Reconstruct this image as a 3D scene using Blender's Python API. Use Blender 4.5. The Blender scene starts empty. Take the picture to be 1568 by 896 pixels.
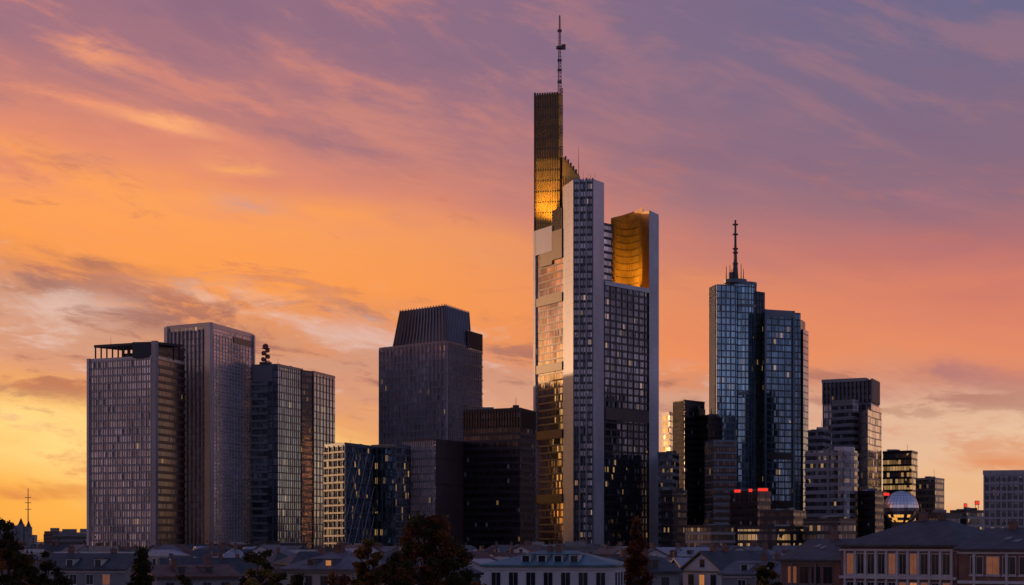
import bpy, math, random
from mathutils import Vector, Matrix
random.seed(7)
FL=80.0; c=36/(FL*1568); HY=828.0; H=22.0
def P(px,D): return ((px-784)*c*D, D)
def Z(py,D): return H+(HY-py)*c*D
def lin(v):
    v/=255.0
    return v/12.92 if v<=0.04045 else ((v+0.055)/1.055)**2.4
def S(r,g,b): return (lin(r),lin(g),lin(b),1)
scene=bpy.context.scene
scene.view_settings.view_transform='Standard'
scene.view_settings.look='None'
scene.view_settings.exposure=0

# ------------------------------------------------------------ node helper
class NT:
    def __init__(s,t): s.t=t; s.n=t.nodes; s.l=t.links
    def put(s,sock,v):
        if isinstance(v,bpy.types.NodeSocket): s.l.new(v,sock)
        else:
            try: sock.default_value=v
            except Exception: sock.default_value=v[:3]
    def m(s,op,a,b=0.0,cc=0.0,clamp=False):
        n=s.n.new('ShaderNodeMath'); n.operation=op; n.use_clamp=clamp
        s.put(n.inputs[0],a); s.put(n.inputs[1],b); s.put(n.inputs[2],cc)
        return n.outputs[0]
    def vm(s,op,a,b=(0,0,0),sc=1.0):
        n=s.n.new('ShaderNodeVectorMath'); n.operation=op
        s.put(n.inputs[0],a); s.put(n.inputs[1],b); s.put(n.inputs[3],sc)
        return n.outputs[0]
    def xyz(s,x,y,z):
        n=s.n.new('ShaderNodeCombineXYZ'); s.put(n.inputs[0],x); s.put(n.inputs[1],y); s.put(n.inputs[2],z); return n.outputs[0]
    def sep(s,v):
        n=s.n.new('ShaderNodeSeparateXYZ'); s.l.new(v,n.inputs[0]); return n.outputs
    def mr(s,v,a,b,o0=0.0,o1=1.0,smooth=True):
        n=s.n.new('ShaderNodeMapRange'); n.interpolation_type='SMOOTHSTEP' if smooth else 'LINEAR'
        s.put(n.inputs[0],v); s.put(n.inputs[1],a); s.put(n.inputs[2],b); s.put(n.inputs[3],o0); s.put(n.inputs[4],o1)
        return n.outputs[0]
    def noise(s,vec,scale=1.0,detail=5,rough=.55,dist=0.0):
        n=s.n.new('ShaderNodeTexNoise'); s.l.new(vec,n.inputs['Vector'])
        n.inputs['Scale'].default_value=scale; n.inputs['Detail'].default_value=detail
        n.inputs['Roughness'].default_value=rough; n.inputs['Distortion'].default_value=dist
        return n.outputs['Fac']
    def wn(s,vec):
        n=s.n.new('ShaderNodeTexWhiteNoise'); n.noise_dimensions='3D'; s.l.new(vec,n.inputs['Vector']); return n.outputs['Value'],n.outputs['Color']
    def mix(s,f,a,b,bt='MIX'):
        n=s.n.new('ShaderNodeMix'); n.data_type='RGBA'; n.blend_type=bt
        s.put(n.inputs[0],f); s.put(n.inputs[6],a); s.put(n.inputs[7],b); return n.outputs[2]
    def ramp(s,f,stops):
        n=s.n.new('ShaderNodeValToRGB'); s.l.new(f,n.inputs[0]); e=n.color_ramp.elements
        stops=sorted(stops,key=lambda q:q[0])
        while len(e)>1: e.remove(e[-1])
        e[0].position=stops[0][0]; e[0].color=stops[0][1]
        for p,col in stops[1:]:
            k=e.new(p); k.color=col
        return n.outputs[0]

# ------------------------------------------------------------ world
SUN_EL=math.radians(2.5); SUN_AZ=math.radians(-38)
w=bpy.data.worlds.new('World'); scene.world=w; w.use_nodes=True
try:
    w.cycles.sampling_method='MANUAL'; w.cycles.sample_map_resolution=256
except Exception: pass
t=NT(w.node_tree); 
for n in list(t.n): t.n.remove(n)
tc=t.n.new('ShaderNodeTexCoord'); d=tc.outputs['Generated']
X,Y,Zc=t.sep(d)
phi=t.m('ARCTAN2',X,Y)
u=t.m('MINIMUM',t.m('MAXIMUM',phi,-.3),.3)
tilt=t.m('ADD',Zc,t.m('MULTIPLY',X,.11))
n1=t.noise(t.xyz(t.m('MULTIPLY',X,5.0),t.m('MULTIPLY',Y,5.0),t.m('MULTIPLY',tilt,20.0)),1.0,4,.58,.4)
n2=t.noise(t.xyz(t.m('MULTIPLY',X,15.0),t.m('MULTIPLY',Y,15.0),t.m('MULTIPLY',tilt,56.0)),1.0,7,.66,.3)
n3=t.noise(t.xyz(t.m('MULTIPLY',X,8.0),t.m('MULTIPLY',Y,8.0),t.m('MULTIPLY',t.m('ADD',Zc,t.m('MULTIPLY',X,.28)),30.0)),1.3,6,.64,.3)
vw=t.m('ADD',Zc,t.m('MULTIPLY',t.m('SUBTRACT',n1,.5),.07))
wL=t.m('ADD',vw,t.m('MULTIPLY',t.m('ADD',u,.19),.13))
def st(y): return max(0,min(1,(828-y)*c/.3))
L=[(825,(240,156,62)),(770,(250,178,80)),(700,(255,214,134)),(640,(252,198,120)),(590,(234,160,100)),(545,(214,146,118)),(500,(206,146,122)),
   (455,(226,140,90)),(400,(252,152,70)),(310,(252,156,82)),(240,(226,134,104)),(160,(188,118,116)),(70,(158,106,124)),(0,(144,102,126))]
R=[(820,(232,164,112)),(740,(236,186,142)),(680,(232,190,158)),(630,(218,166,144)),(580,(210,138,116)),(530,(228,134,100)),(460,(212,120,102)),
   (400,(184,108,110)),(300,(142,102,122)),(200,(124,100,128)),(90,(110,100,134)),(0,(102,98,136))]
cl=t.ramp(t.m('DIVIDE',wL,.3),[(st(y),S(*k)) for y,k in L])
cr=t.ramp(t.m('DIVIDE',vw,.3),[(st(y),S(*k)) for y,k in R])
cb=t.ramp(vw,[(0,S(154,138,158)),(.08,S(156,144,172)),(.2,S(136,138,180)),(.5,S(104,114,164)),(1,S(80,94,148))])
lr=t.mr(u,-.13,.24)
fr=t.mix(lr,cl,cr)
belt=t.m('MULTIPLY',t.mr(Zc,.035,.075),t.mr(wL,.130,.105))
fr=t.mix(t.m('MULTIPLY',t.m('MULTIPLY',t.mr(n2,.50,.38),belt),.85),fr,S(160,98,92))
fr=t.mix(t.m('MULTIPLY',t.m('MULTIPLY',t.mr(n2,.53,.66),belt),.75),fr,S(228,190,178))
mid=t.m('MULTIPLY',t.mr(Zc,.10,.12),t.mr(Zc,.19,.15))
fr=t.mix(t.m('MULTIPLY',t.m('MULTIPLY',t.mr(n2,.47,.35),mid),t.mr(u,.1,-.1,.25,.6)),fr,S(196,110,90))
low=t.mr(Zc,.075,.03)
fr=t.mix(t.m('MULTIPLY',t.m('MULTIPLY',t.mr(n2,.52,.64),low),.6),fr,S(218,132,88))
up=t.mr(Zc,.11,.17)
fr=t.mix(t.m('MULTIPLY',t.m('MULTIPLY',t.mr(n3,.47,.64),up),t.mr(u,.1,-.15,.15,.6)),fr,S(228,136,110))
fr=t.mix(t.m('MULTIPLY',t.m('MULTIPLY',t.mr(n3,.46,.34),up),.35),fr,S(128,94,122))
def streak(fr,px,py,ln,th,ang,col,s):
    u0=(px-784)*c; v0=(828-py)*c; a=math.radians(ang)
    du=t.m('SUBTRACT',phi,u0); dv=t.m('ADD',t.m('SUBTRACT',Zc,v0),t.m('MULTIPLY',t.m('SUBTRACT',n2,.5),th*c*8))
    A=t.m('ADD',t.m('MULTIPLY',du,math.cos(a)),t.m('MULTIPLY',dv,math.sin(a)))
    B=t.m('ADD',t.m('MULTIPLY',du,-math.sin(a)),t.m('MULTIPLY',dv,math.cos(a)))
    A=t.m('DIVIDE',A,ln*c); B=t.m('DIVIDE',B,th*c)
    q=t.m('ADD',t.m('MULTIPLY',A,A),t.m('MULTIPLY',B,B))
    g=t.m('POWER',2.718,t.m('MULTIPLY',q,-1.0))
    g=t.m('MULTIPLY',t.m('MULTIPLY',g,t.mr(n3,.36,.56)),s)
    return t.mix(g,fr,col)
for a in [(90,172,115,10,-12,S(242,148,108),1.0),(255,210,70,10,-10,S(252,168,112),1.0),(150,108,50,15,-15,S(238,150,110),.9),
          (368,264,48,10,-8,S(252,165,96),1.0),(375,315,50,14,-5,S(214,150,132),.8),
          (1395,315,70,9,-3,S(168,108,122),.9),(560,190,190,50,-18,S(208,130,116),.6),(1520,705,70,16,0,S(226,140,96),.9),
          (1400,590,200,22,-3,S(176,114,118),.8),(90,480,120,22,-6,S(226,190,178),.8),(350,465,110,18,-4,S(232,204,194),.8),
          (540,510,150,16,-12,S(224,184,176),.8),(80,605,150,15,-4,S(190,112,84),.9),(60,755,140,12,-4,S(216,130,72),.7),(120,415,160,17,-8,S(170,104,88),.9),(60,450,120,14,-4,S(160,104,96),.9),(1100,520,200,30,-6,S(228,130,94),.6),(330,515,140,12,-5,S(150,98,98),.8)]:
    fr=streak(fr,*a)
b=t.m('MAXIMUM',t.mr(phi,.35,1.3),t.mr(t.m('MULTIPLY',phi,-1.0),1.2,2.3))
n4=t.noise(t.xyz(t.m('MULTIPLY',X,3.0),t.m('MULTIPLY',Y,3.0),t.m('MULTIPLY',Zc,16.0)),1.0,4,.55,0)
cb=t.mix(t.m('MULTIPLY',t.mr(n4,.5,.66),.6),cb,S(208,164,150))
cb=t.mix(t.m('MULTIPLY',t.mr(n4,.48,.34),.7),cb,S(76,78,110))
sky=t.mix(b,fr,cb)
sky=t.mix(t.mr(Zc,.26,.7),sky,S(84,94,142))
ns=t.n.new('ShaderNodeTexSky'); ns.sky_type='NISHITA'; ns.sun_disc=False; ns.sun_elevation=SUN_EL; ns.sun_rotation=SUN_AZ%(2*math.pi)
bg=t.n.new('ShaderNodeBackground'); bg.inputs[1].default_value=.96; t.l.new(sky,bg.inputs[0])
bg2=t.n.new('ShaderNodeBackground'); bg2.inputs[1].default_value=.012; t.l.new(ns.outputs[0],bg2.inputs[0])
ad=t.n.new('ShaderNodeAddShader'); t.l.new(bg.outputs[0],ad.inputs[0]); t.l.new(bg2.outputs[0],ad.inputs[1])
wo=t.n.new('ShaderNodeOutputWorld'); t.l.new(ad.outputs[0],wo.inputs[0])

sl=bpy.data.lights.new('sun','SUN'); sl.energy=.5; sl.angle=math.radians(.6); sl.color=(1,.55,.28)
so=bpy.data.objects.new('sun',sl); scene.collection.objects.link(so)
sd=Vector((math.sin(SUN_AZ)*math.cos(SUN_EL),math.cos(SUN_AZ)*math.cos(SUN_EL),math.sin(SUN_EL)))
so.rotation_euler=sd.to_track_quat('Z','Y').to_euler()

cam=bpy.data.cameras.new('camera'); cam.lens=FL; cam.sensor_width=36; cam.shift_y=380/1568; cam.clip_end=60000; cam.clip_start=1
co=bpy.data.objects.new('camera',cam); co.location=(0,0,H); co.rotation_euler=(math.pi/2,0,0); scene.collection.objects.link(co); scene.camera=co

# ------------------------------------------------------------ materials
def newmat(name):
    m=bpy.data.materials.new(name); m.use_nodes=True; t=NT(m.node_tree)
    for n in list(t.n): t.n.remove(n)
    o=t.n.new('ShaderNodeOutputMaterial'); return m,t,o
def prin(t,col,rough=.5,metal=0.0,normal=None,em=None,es=None,spec=None):
    p=t.n.new('ShaderNodeBsdfPrincipled')
    t.put(p.inputs['Base Color'],col); t.put(p.inputs['Roughness'],rough); t.put(p.inputs['Metallic'],metal)
    if normal is not None: t.l.new(normal,p.inputs['Normal'])
    if em is not None: t.put(p.inputs['Emission Color'],em); t.put(p.inputs['Emission Strength'],es)
    if spec is not None: t.put(p.inputs['Specular IOR Level'],spec)
    return p.outputs[0]
def solid(name,col,rough=.6,metal=0.0,var=.25,scale=.15,em=None,es=0.0,streaky=False):
    m,t,o=newmat(name)
    tc=t.n.new('ShaderNodeTexCoord'); v=tc.outputs['Object']
    if streaky: v=t.vm('MULTIPLY',v,(1,1,.12))
    nn=t.noise(v,scale,3,.6)
    n2=t.noise(v,scale*9,2,.6)
    f=t.m('ADD',t.mr(nn,.3,.7,1-var,1+var,False),t.mr(n2,.3,.7,-var*.5,var*.5,False))
    cc=t.vm('SCALE',t.xyz(col[0],col[1],col[2]),sc=f)
    t.l.new(prin(t,cc,rough,metal,em=em,es=es),o.inputs[0]); return m
def facade(name,tint,frame,span,pw=1.5,ph=3.6,fu=.1,fv=.25,lit=.03,tilt=.02,rough=.12,var=.5,blind=.1,litS=.7,metal=.9,spanmetal=.3,litcol=(1,.56,.2,1),bigvar=.35,blindcol=(.2,.19,.2,1)):
    m,t,o=newmat(name)
    uvn=t.n.new('ShaderNodeUVMap'); U,V,_=t.sep(uvn.outputs[0])
    a=t.m('DIVIDE',U,pw); bq=t.m('DIVIDE',V,ph)
    ai=t.m('FLOOR',a); bi=t.m('FLOOR',bq); af=t.m('FRACT',a); bf=t.m('FRACT',bq)
    val,col=t.wn(t.xyz(ai,bi,1.7)); val2,_c=t.wn(t.xyz(ai,bi,9.3)); fl,_c2=t.wn(t.xyz(t.m('FLOOR',t.m('DIVIDE',ai,5)),bi,3.1))
    big=t.noise(t.xyz(t.m('MULTIPLY',U,.05),t.m('MULTIPLY',V,.03),0),1.0,3,.6)
    g=t.n.new('ShaderNodeNewGeometry')
    nrm=t.vm('NORMALIZE',t.vm('ADD',g.outputs['Normal'],t.vm('SCALE',t.vm('SUBTRACT',col,(.5,.5,.5)),sc=tilt*2)))
    f=t.m('MULTIPLY',t.mr(val,0,1,1-var,1+var*.6,False),t.mr(big,.35,.65,1-bigvar,1+bigvar))  # broad tint patches stand in for uneven reflections in the glass
    gc=t.vm('SCALE',t.xyz(*tint[:3]),sc=f)
    litm=t.m('LESS_THAN',val2,t.m('MULTIPLY',t.mr(big,.42,.62,.1,2.2),t.m('MULTIPLY',lit*.22,t.mr(fl,.3,.9,.2,2.6))))
    litv=t.m('MULTIPLY',litm,t.m('MULTIPLY',t.mr(val,0,1,.2,1.0,False),litS*.8))
    bl=t.m('LESS_THAN',val,blind)
    gl=prin(t,gc,rough,metal,nrm,litcol,litv)
    bd=prin(t,blindcol,.6,0,None,litcol,litv)
    mx0=t.n.new('ShaderNodeMixShader'); t.l.new(bl,mx0.inputs[0]); t.l.new(gl,mx0.inputs[1]); t.l.new(bd,mx0.inputs[2])
    mu=t.m('LESS_THAN',af,fu); mv=t.m('LESS_THAN',bf,fv)
    pn=t.mr(big,.3,.7,.8,1.15,False)
    fs=prin(t,t.vm('SCALE',t.xyz(*frame[:3]),sc=pn),.4,spanmetal); ss=prin(t,t.vm('SCALE',t.xyz(*span[:3]),sc=pn),.35,spanmetal)
    mx1=t.n.new('ShaderNodeMixShader'); t.l.new(mv,mx1.inputs[0]); t.l.new(mx0.outputs[0],mx1.inputs[1]); t.l.new(ss,mx1.inputs[2])
    mx2=t.n.new('ShaderNodeMixShader'); t.l.new(mu,mx2.inputs[0]); t.l.new(mx1.outputs[0],mx2.inputs[1]); t.l.new(fs,mx2.inputs[2])
    t.l.new(mx2.outputs[0],o.inputs[0]); return m
M={}
M['silver']=solid('silver_cladding',(.40,.38,.41),.34,.5,.12,.05)
M['silver2']=solid('grey_cladding',(.25,.24,.265),.38,.45,.12,.05)
M['white']=solid('white_cladding',(.50,.48,.50),.4,.1,.10,.04,streaky=True)
M['dark']=solid('dark_cladding',(.03,.026,.03),.4,.3,.3,.1)
M['brown']=solid('brown_stone_cladding',(.08,.05,.05),.5,.1,.2,.08)
M['bronze']=solid('bronze_cladding',(.085,.052,.036),.38,.5,.2,.08)
M['gold']=solid('floodlit_gold_cladding',(.46,.26,.06),.4,.5,.25,.12)  # golden floodlight glow is partly put into this cladding colour
M['bluemetal']=solid('blue_grey_cladding',(.10,.13,.165),.35,.4,.2,.08)
M['roof']=solid('flat_roof_gravel',(.08,.075,.08),.8,0,.3,.1)
M['steel']=solid('painted_steel',(.10,.07,.07),.5,.3,.2,.4)
M['redwhite']=solid('red_painted_steel',(.26,.06,.05),.5,.1,.2,.4)
M['redlamp']=solid('red_lamp_glass',(.5,.02,.02),.4,0,.1,1,em=(1,.04,.02,1),es=.9)
M['amber']=solid('amber_glowing_panel',(.5,.3,.05),.4,0,.1,1,em=(1,.45,.08,1),es=.9)  # sphere panels made to glow for its golden lit lower half
M['chrome']=solid('polished_steel_panels',(.85,.78,.74),.22,1.0,.12,.5)
F={}
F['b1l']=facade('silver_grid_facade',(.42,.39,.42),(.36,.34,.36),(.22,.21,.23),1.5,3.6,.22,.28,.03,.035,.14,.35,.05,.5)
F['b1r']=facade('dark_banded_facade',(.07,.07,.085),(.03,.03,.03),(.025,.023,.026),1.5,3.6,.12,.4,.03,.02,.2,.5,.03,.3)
F['b2l']=facade('grey_ribbed_facade',(.32,.32,.36),(.30,.29,.32),(.20,.19,.21),1.5,3.4,.35,.28,.02,.03,.15,.35,.05,.6)
F['b2r']=facade('grey_panel_facade',(.38,.37,.42),(.40,.39,.43),(.36,.35,.39),1.5,1.8,.3,.4,.0,.03,.2,.3,.1,.5)
F['b3l']=facade('banded_glass_facade',(.18,.22,.28),(.05,.05,.06),(.05,.05,.06),3.0,3.8,.06,.15,.05,.03,.1,.5,.03,.45)
F['b3r']=facade('blue_glass_facade',(.22,.35,.46),(.09,.12,.15),(.09,.13,.17),1.5,3.8,.10,.2,.10,.025,.1,.5,.03,.45)
F['b4']=facade('mesh_glass_facade',(.22,.28,.35),(.08,.09,.10),(.09,.10,.12),1.8,3.4,.10,.20,.16,.04,.10,.7,.04,.45)
F['b5']=facade('copper_silver_facade',(.50,.42,.43),(.33,.29,.30),(.25,.22,.23),1.6,3.5,.26,.28,.03,.04,.15,.35,.08,.5)
F['b6']=facade('dark_brown_facade',(.08,.058,.062),(.028,.02,.021),(.036,.026,.028),1.6,3.4,.2,.42,.015,.02,.2,.5,.03,.3)
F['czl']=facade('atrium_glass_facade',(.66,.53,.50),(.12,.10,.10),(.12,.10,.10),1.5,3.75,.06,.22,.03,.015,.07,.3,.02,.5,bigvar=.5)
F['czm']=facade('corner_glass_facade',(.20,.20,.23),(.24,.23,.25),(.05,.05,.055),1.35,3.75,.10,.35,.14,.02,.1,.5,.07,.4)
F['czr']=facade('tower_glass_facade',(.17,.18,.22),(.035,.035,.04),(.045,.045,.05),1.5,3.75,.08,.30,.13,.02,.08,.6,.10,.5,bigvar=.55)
F['wp']=facade('white_panel_facade',(.48,.46,.49),(.36,.34,.36),(.50,.48,.51),3.0,3.75,.03,.92,.0,.01,.4,.1,.0,.0,metal=.1,spanmetal=.1)
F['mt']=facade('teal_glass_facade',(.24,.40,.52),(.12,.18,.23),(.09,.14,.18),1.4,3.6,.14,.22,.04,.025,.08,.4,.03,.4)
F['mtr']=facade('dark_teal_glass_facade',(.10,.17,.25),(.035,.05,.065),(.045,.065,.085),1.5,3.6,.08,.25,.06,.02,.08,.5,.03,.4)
F['jp']=facade('pink_glass_facade',(.36,.34,.37),(.17,.16,.17),(.18,.17,.18),1.6,3.6,.12,.25,.05,.03,.1,.5,.05,.4)
F['warm']=facade('mirror_glass_facade',(.85,.68,.52),(.3,.2,.15),(.4,.28,.2),2.0,3.6,.06,.2,.05,.03,.12,.3,.05,.5)
F['cu']=facade('ribbon_window_facade',(.16,.18,.22),(.22,.22,.24),(.29,.29,.32),1.5,3.7,.05,.48,.08,.02,.1,.5,.05,.4)
F['bk']=facade('office_facade',(.15,.15,.18),(.09,.085,.09),(.10,.095,.10),1.8,3.5,.25,.4,.15,.02,.15,.5,.05,.45)
F['orange']=facade('lit_office_facade',(.15,.14,.15),(.04,.035,.035),(.05,.045,.045),1.8,3.5,.12,.35,1.5,.02,.15,.5,.05,.55)

# ------------------------------------------------------------ mesh builder
class MB:
    def __init__(s,name): s.name=name; s.v=[]; s.f=[]; s.mi=[]; s.uv=[]; s.mats=[]; s.M=None
    def idx(s,m):
        if m not in s.mats: s.mats.append(m)
        return s.mats.index(m)
    def face(s,pts,mat,uv=None):
        i=len(s.v)
        if s.M is not None: s.v+= [tuple(s.M@Vector(p)) for p in pts]
        else: s.v+= [tuple(p) for p in pts]
        s.f.append(tuple(range(i,i+len(pts)))); s.mi.append(s.idx(mat))
        s.uv+= uv if uv else [(p[0],p[1]) for p in pts]
    def prism(s,poly,z0,z1,mat,roof=None,mats=None):
        n=len(poly); A=sum(poly[i][0]*poly[(i+1)%n][1]-poly[(i+1)%n][0]*poly[i][1] for i in range(n))
        if A<0:
            poly=poly[::-1]
            if mats: mats=(mats[::-1]); mats=mats[1:]+mats[:1]
            if isinstance(z1,(list,tuple)): z1=z1[::-1]
        zt=z1 if isinstance(z1,(list,tuple)) else [z1]*n
        for i in range(n):
            a=poly[i]; b_=poly[(i+1)%n]; L=math.hypot(b_[0]-a[0],b_[1]-a[1]); u0=3000.0*(i+1)
            m=mats[i] if mats else mat
            j=(i+1)%n
            s.face([(a[0],a[1],z0),(b_[0],b_[1],z0),(b_[0],b_[1],zt[j]),(a[0],a[1],zt[i])],m,[(u0,z0),(u0+L,z0),(u0+L,zt[j]),(u0,zt[i])])
        s.face([(poly[i][0],poly[i][1],zt[i]) for i in range(n)],roof or M['roof'])
        s.face([(poly[i][0],poly[i][1],z0) for i in reversed(range(n))],roof or M['roof'])
    def obox(s,p0,p1,a0,a1,d0,d1,z0,z1,mat):
        dx,dy=p1[0]-p0[0],p1[1]-p0[1]; L=math.hypot(dx,dy); ux,uy=dx/L,dy/L; nx,ny=uy,-ux
        q=lambda a,dd,z:(p0[0]+ux*a+nx*dd,p0[1]+uy*a+ny*dd,z)
        A=[q(a0,d1,z0),q(a1,d1,z0),q(a1,d0,z0),q(a0,d0,z0)]; B=[q(a0,d1,z1),q(a1,d1,z1),q(a1,d0,z1),q(a0,d0,z1)]
        for i in range(4):
            j=(i+1)%4; s.face([A[i],A[j],B[j],B[i]],mat)
        s.face(B,mat); s.face(A[::-1],mat)
    def box(s,x0,x1,y0,y1,z0,z1,mat): s.obox((x0,y0),(x1,y0),0,x1-x0,-(y1-y0),0,z0,z1,mat)
    def fins(s,p0,p1,z0,z1,sp,wd,dp,mat,start=0.0):
        L=math.hypot(p1[0]-p0[0],p1[1]-p0[1]); a=start
        while a+wd<=L+.01:
            s.obox(p0,p1,a,a+wd,-.15,dp,z0,z1,mat); a+=sp
    def bands(s,p0,p1,z0,z1,sp,ht,dp,mat,a0=0,a1=None):
        L=math.hypot(p1[0]-p0[0],p1[1]-p0[1]); a1=L if a1 is None else a1
        k=math.ceil(z0/sp); z=k*sp
        while z+ht<=z1:
            s.obox(p0,p1,a0,a1,-.15,dp,z,z+ht,mat); z+=sp
    def tube(s,p,q,r0,r1,mat,n=6):
        p=Vector(p); q=Vector(q); dv=(q-p)
        if dv.length<1e-6: return
        dv.normalize(); a=dv.orthogonal().normalized(); b_=dv.cross(a)
        A=[p+(a*math.cos(2*math.pi*i/n)+b_*math.sin(2*math.pi*i/n))*r0 for i in range(n)]
        B=[q+(a*math.cos(2*math.pi*i/n)+b_*math.sin(2*math.pi*i/n))*r1 for i in range(n)]
        for i in range(n):
            j=(i+1)%n; s.face([A[i],A[j],B[j],B[i]],mat)
        s.face(A[::-1],mat); s.face(B,mat)
    def build(s):
        me=bpy.data.meshes.new(s.name); me.from_pydata(s.v,[],s.f)
        for m in s.mats: me.materials.append(m)
        me.polygons.foreach_set('material_index',s.mi)
        uvl=me.uv_layers.new(name='UVMap'); flat=[x for p in s.uv for x in p[:2]]
        uvl.data.foreach_set('uv',flat); me.update()
        o=bpy.data.objects.new(s.name,me); scene.collection.objects.link(o); return o
def quad(l,n,r): return [l,n,r,(l[0]+r[0]-n[0],l[1]+r[1]-n[1])]
def clutter(mb,poly,z,n=5,hm=3.0):
    cx=sum(p[0] for p in poly)/len(poly); cy=sum(p[1] for p in poly)/len(poly)
    for i in range(n):
        p=random.choice(poly); f=random.uniform(.1,.6); x=cx+(p[0]-cx)*f; y=cy+(p[1]-cy)*f
        a=random.uniform(1,3); b_=random.uniform(1,3); h=random.uniform(.8,hm)
        mb.box(x-a,x+a,y-b_,y+b_,z-.1,z+h,M[random.choice(['silver2','dark','bluemetal'])])
    for i in range(max(1,n//3)):
        p=random.choice(poly); f=random.uniform(.2,.8); x=cx+(p[0]-cx)*f; y=cy+(p[1]-cy)*f
        mb.tube((x,y,z),(x,y,z+random.uniform(3,6)),.12,.06,M['steel'],5)
def parapet(mb,poly,z,mat,h=1.0,th=.4):
    n=len(poly)
    for i in range(n):
        a=poly[i]; b_=poly[(i+1)%n]; L=math.hypot(b_[0]-a[0],b_[1]-a[1])
        mb.obox(a,b_,-.05,L+.05 if i%2 else L-.35,-th,.12,z-.6,z+h,mat)

# ===== tower 1: low silver/dark tower
mb=MB('added_reflection_tower'); l,n,r=P(136,1102),P(238,1080),P(283,1120); q=quad(l,n,r); z1=Z(547,1080)
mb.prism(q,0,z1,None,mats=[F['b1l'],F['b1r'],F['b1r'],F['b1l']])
mb.fins(l,n,3,z1,3.0,.4,.45,M['silver']); mb.fins(l,n,3,z1,3.0,.2,.3,M['silver'],1.6); mb.bands(l,n,3,z1,3.6,.5,.35,M['silver2'])
mb.bands(n,r,3,z1,3.6,1.2,.5,M['dark'])
mb.obox(l,n,-.6,.9,-1,.9,0,z1+1,M['silver']); Ln=math.hypot(n[0]-l[0],n[1]-l[1]); mb.obox(l,n,Ln-1.8,Ln+.9,-1,.9,0,Z(522,1080),M['silver2'])
zt=Z(523,1080)
Lr=math.hypot(r[0]-n[0],r[1]-n[1])
mb.obox(n,r,1.0,Lr-.5,-12,-.3,z1,zt,M['dark']); mb.bands(n,r,z1,zt,3.6,1.2,.35,M['dark'],1.0)
mb.obox(l,n,3.5,Ln,-20,.3,zt-1.2,zt,M['dark'])
a=3.8
while a<Ln-2:
    mb.obox(l,n,a,a+.5,-.6,0,z1,zt-1.2,M['dark']); mb.obox(l,n,a,a+.5,-20,-19.4,z1,zt-1.2,M['dark']); a+=3.6
mb.obox(l,n,14,Ln-12,-14,-9,z1,z1+3.5,M['dark'])
parapet(mb,q,z1,M['silver'],.9); clutter(mb,q,zt,3,1.5); mb.build()

# ===== tower 2: tall silver slab
mb=MB('added_reflection_tower'); l,n,r=P(255,1151),P(322,1130),P(388,1195); q=quad(l,n,r); z1=Z(497,1130)
mb.prism(q,0,z1,None,mats=[F['b2l'],F['b2r'],F['b2r'],F['b2l']])
mb.fins(l,n,3,z1-2,3.0,.7,.7,M['silver2']); mb.bands(n,r,3,z1-4,3.6,.35,.18,M['silver']); mb.fins(n,r,3,z1-4,4.5,.4,.25,M['silver'])
Ln=math.hypot(n[0]-l[0],n[1]-l[1]); Lr=math.hypot(r[0]-n[0],r[1]-n[1])
mb.obox(l,n,Ln-3.2,Ln+.9,-1,1.0,0,z1+1,M['silver']); mb.obox(n,r,-.6,1.6,-1,.95,0,z1+1.1,M['silver'])
mb.obox(l,n,-.8,1.6,-1,1.0,0,z1+.6,M['silver']); mb.obox(n,r,Lr-1.5,Lr+.5,-1,.9,0,z1+.4,M['silver'])
mb.obox(n,r,Lr*.52,Lr*.97,-1,.3,z1-6,z1-3,M['dark']); parapet(mb,q,z1,M['silver'],1.2); mb.build()

# ===== tower 3: blue glass
mb=MB('added_reflection_tower'); l,n,r=P(386,1186),P(425,1180),P(464,1215); q=quad(l,n,r); z1=Z(560,1180)
mb.prism(q,0,z1,None,mats=[F['b3l'],F['b3r'],F['b3r'],F['b3l']])
mb.bands(l,n,3,z1-8,3.8,1.3,1.3,M['silver2'],0,9.5); mb.fins(l,n,3,z1,12.3,.6,.6,M['bluemetal']); mb.fins(n,r,3,z1,3,.2,.25,M['bluemetal']); mb.bands(n,r,3,z1,3.8,.4,.15,M['bluemetal'])
mb.obox(l,n,-.1,13,-.5,.4,z1-8,z1+.5,M['silver2']); parapet(mb,q,z1,M['bluemetal'],1)
q2=quad(P(462,1212),P(479,1222),P(483,1262)); mb.prism(q2,0,Z(567,1215),F['b6'])
l,n,r=P(472,1228),P(480,1222),P(513,1262); q3=quad(l,n,r); mb.prism(q3,0,Z(570,1222),None,mats=[F['b3r'],F['b3r'],F['b3l'],F['b3l']]); mb.fins(n,r,3,Z(572,1222),6,.4,.3,M['bluemetal']); parapet(mb,q3,Z(570,1222),M['bluemetal'],.8)
clutter(mb,q,z1,5,2.5)
x,y=P(407,1190); z=z1
mb.box(x-3,x+3,y-3,y+3,z,z+2.5,M['dark'])
mb.tube((x,y,z),(x,y,z+11.5),.45,.3,M['steel'],8)
for k,(dx,dz,rr) in enumerate([(-1.2,4,1.2),(1.4,5.2,1.1),(-.9,7.2,1.3),(1.1,8.6,1.2),(0,10.6,1.6)]):
    mb.tube((x+dx,y-.9,z+dz),(x+dx,y-1.5,z+dz),rr*.5,rr,M['redwhite'],12); mb.tube((x,y,z+dz),(x+dx,y-1,z+dz),.18,.18,M['steel'])
for dz in (3,6.2,9.6): mb.tube((x,y,z+dz),(x,y,z+dz+.3),2.2,2.2,M['steel'],12)
mb.build()
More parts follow.
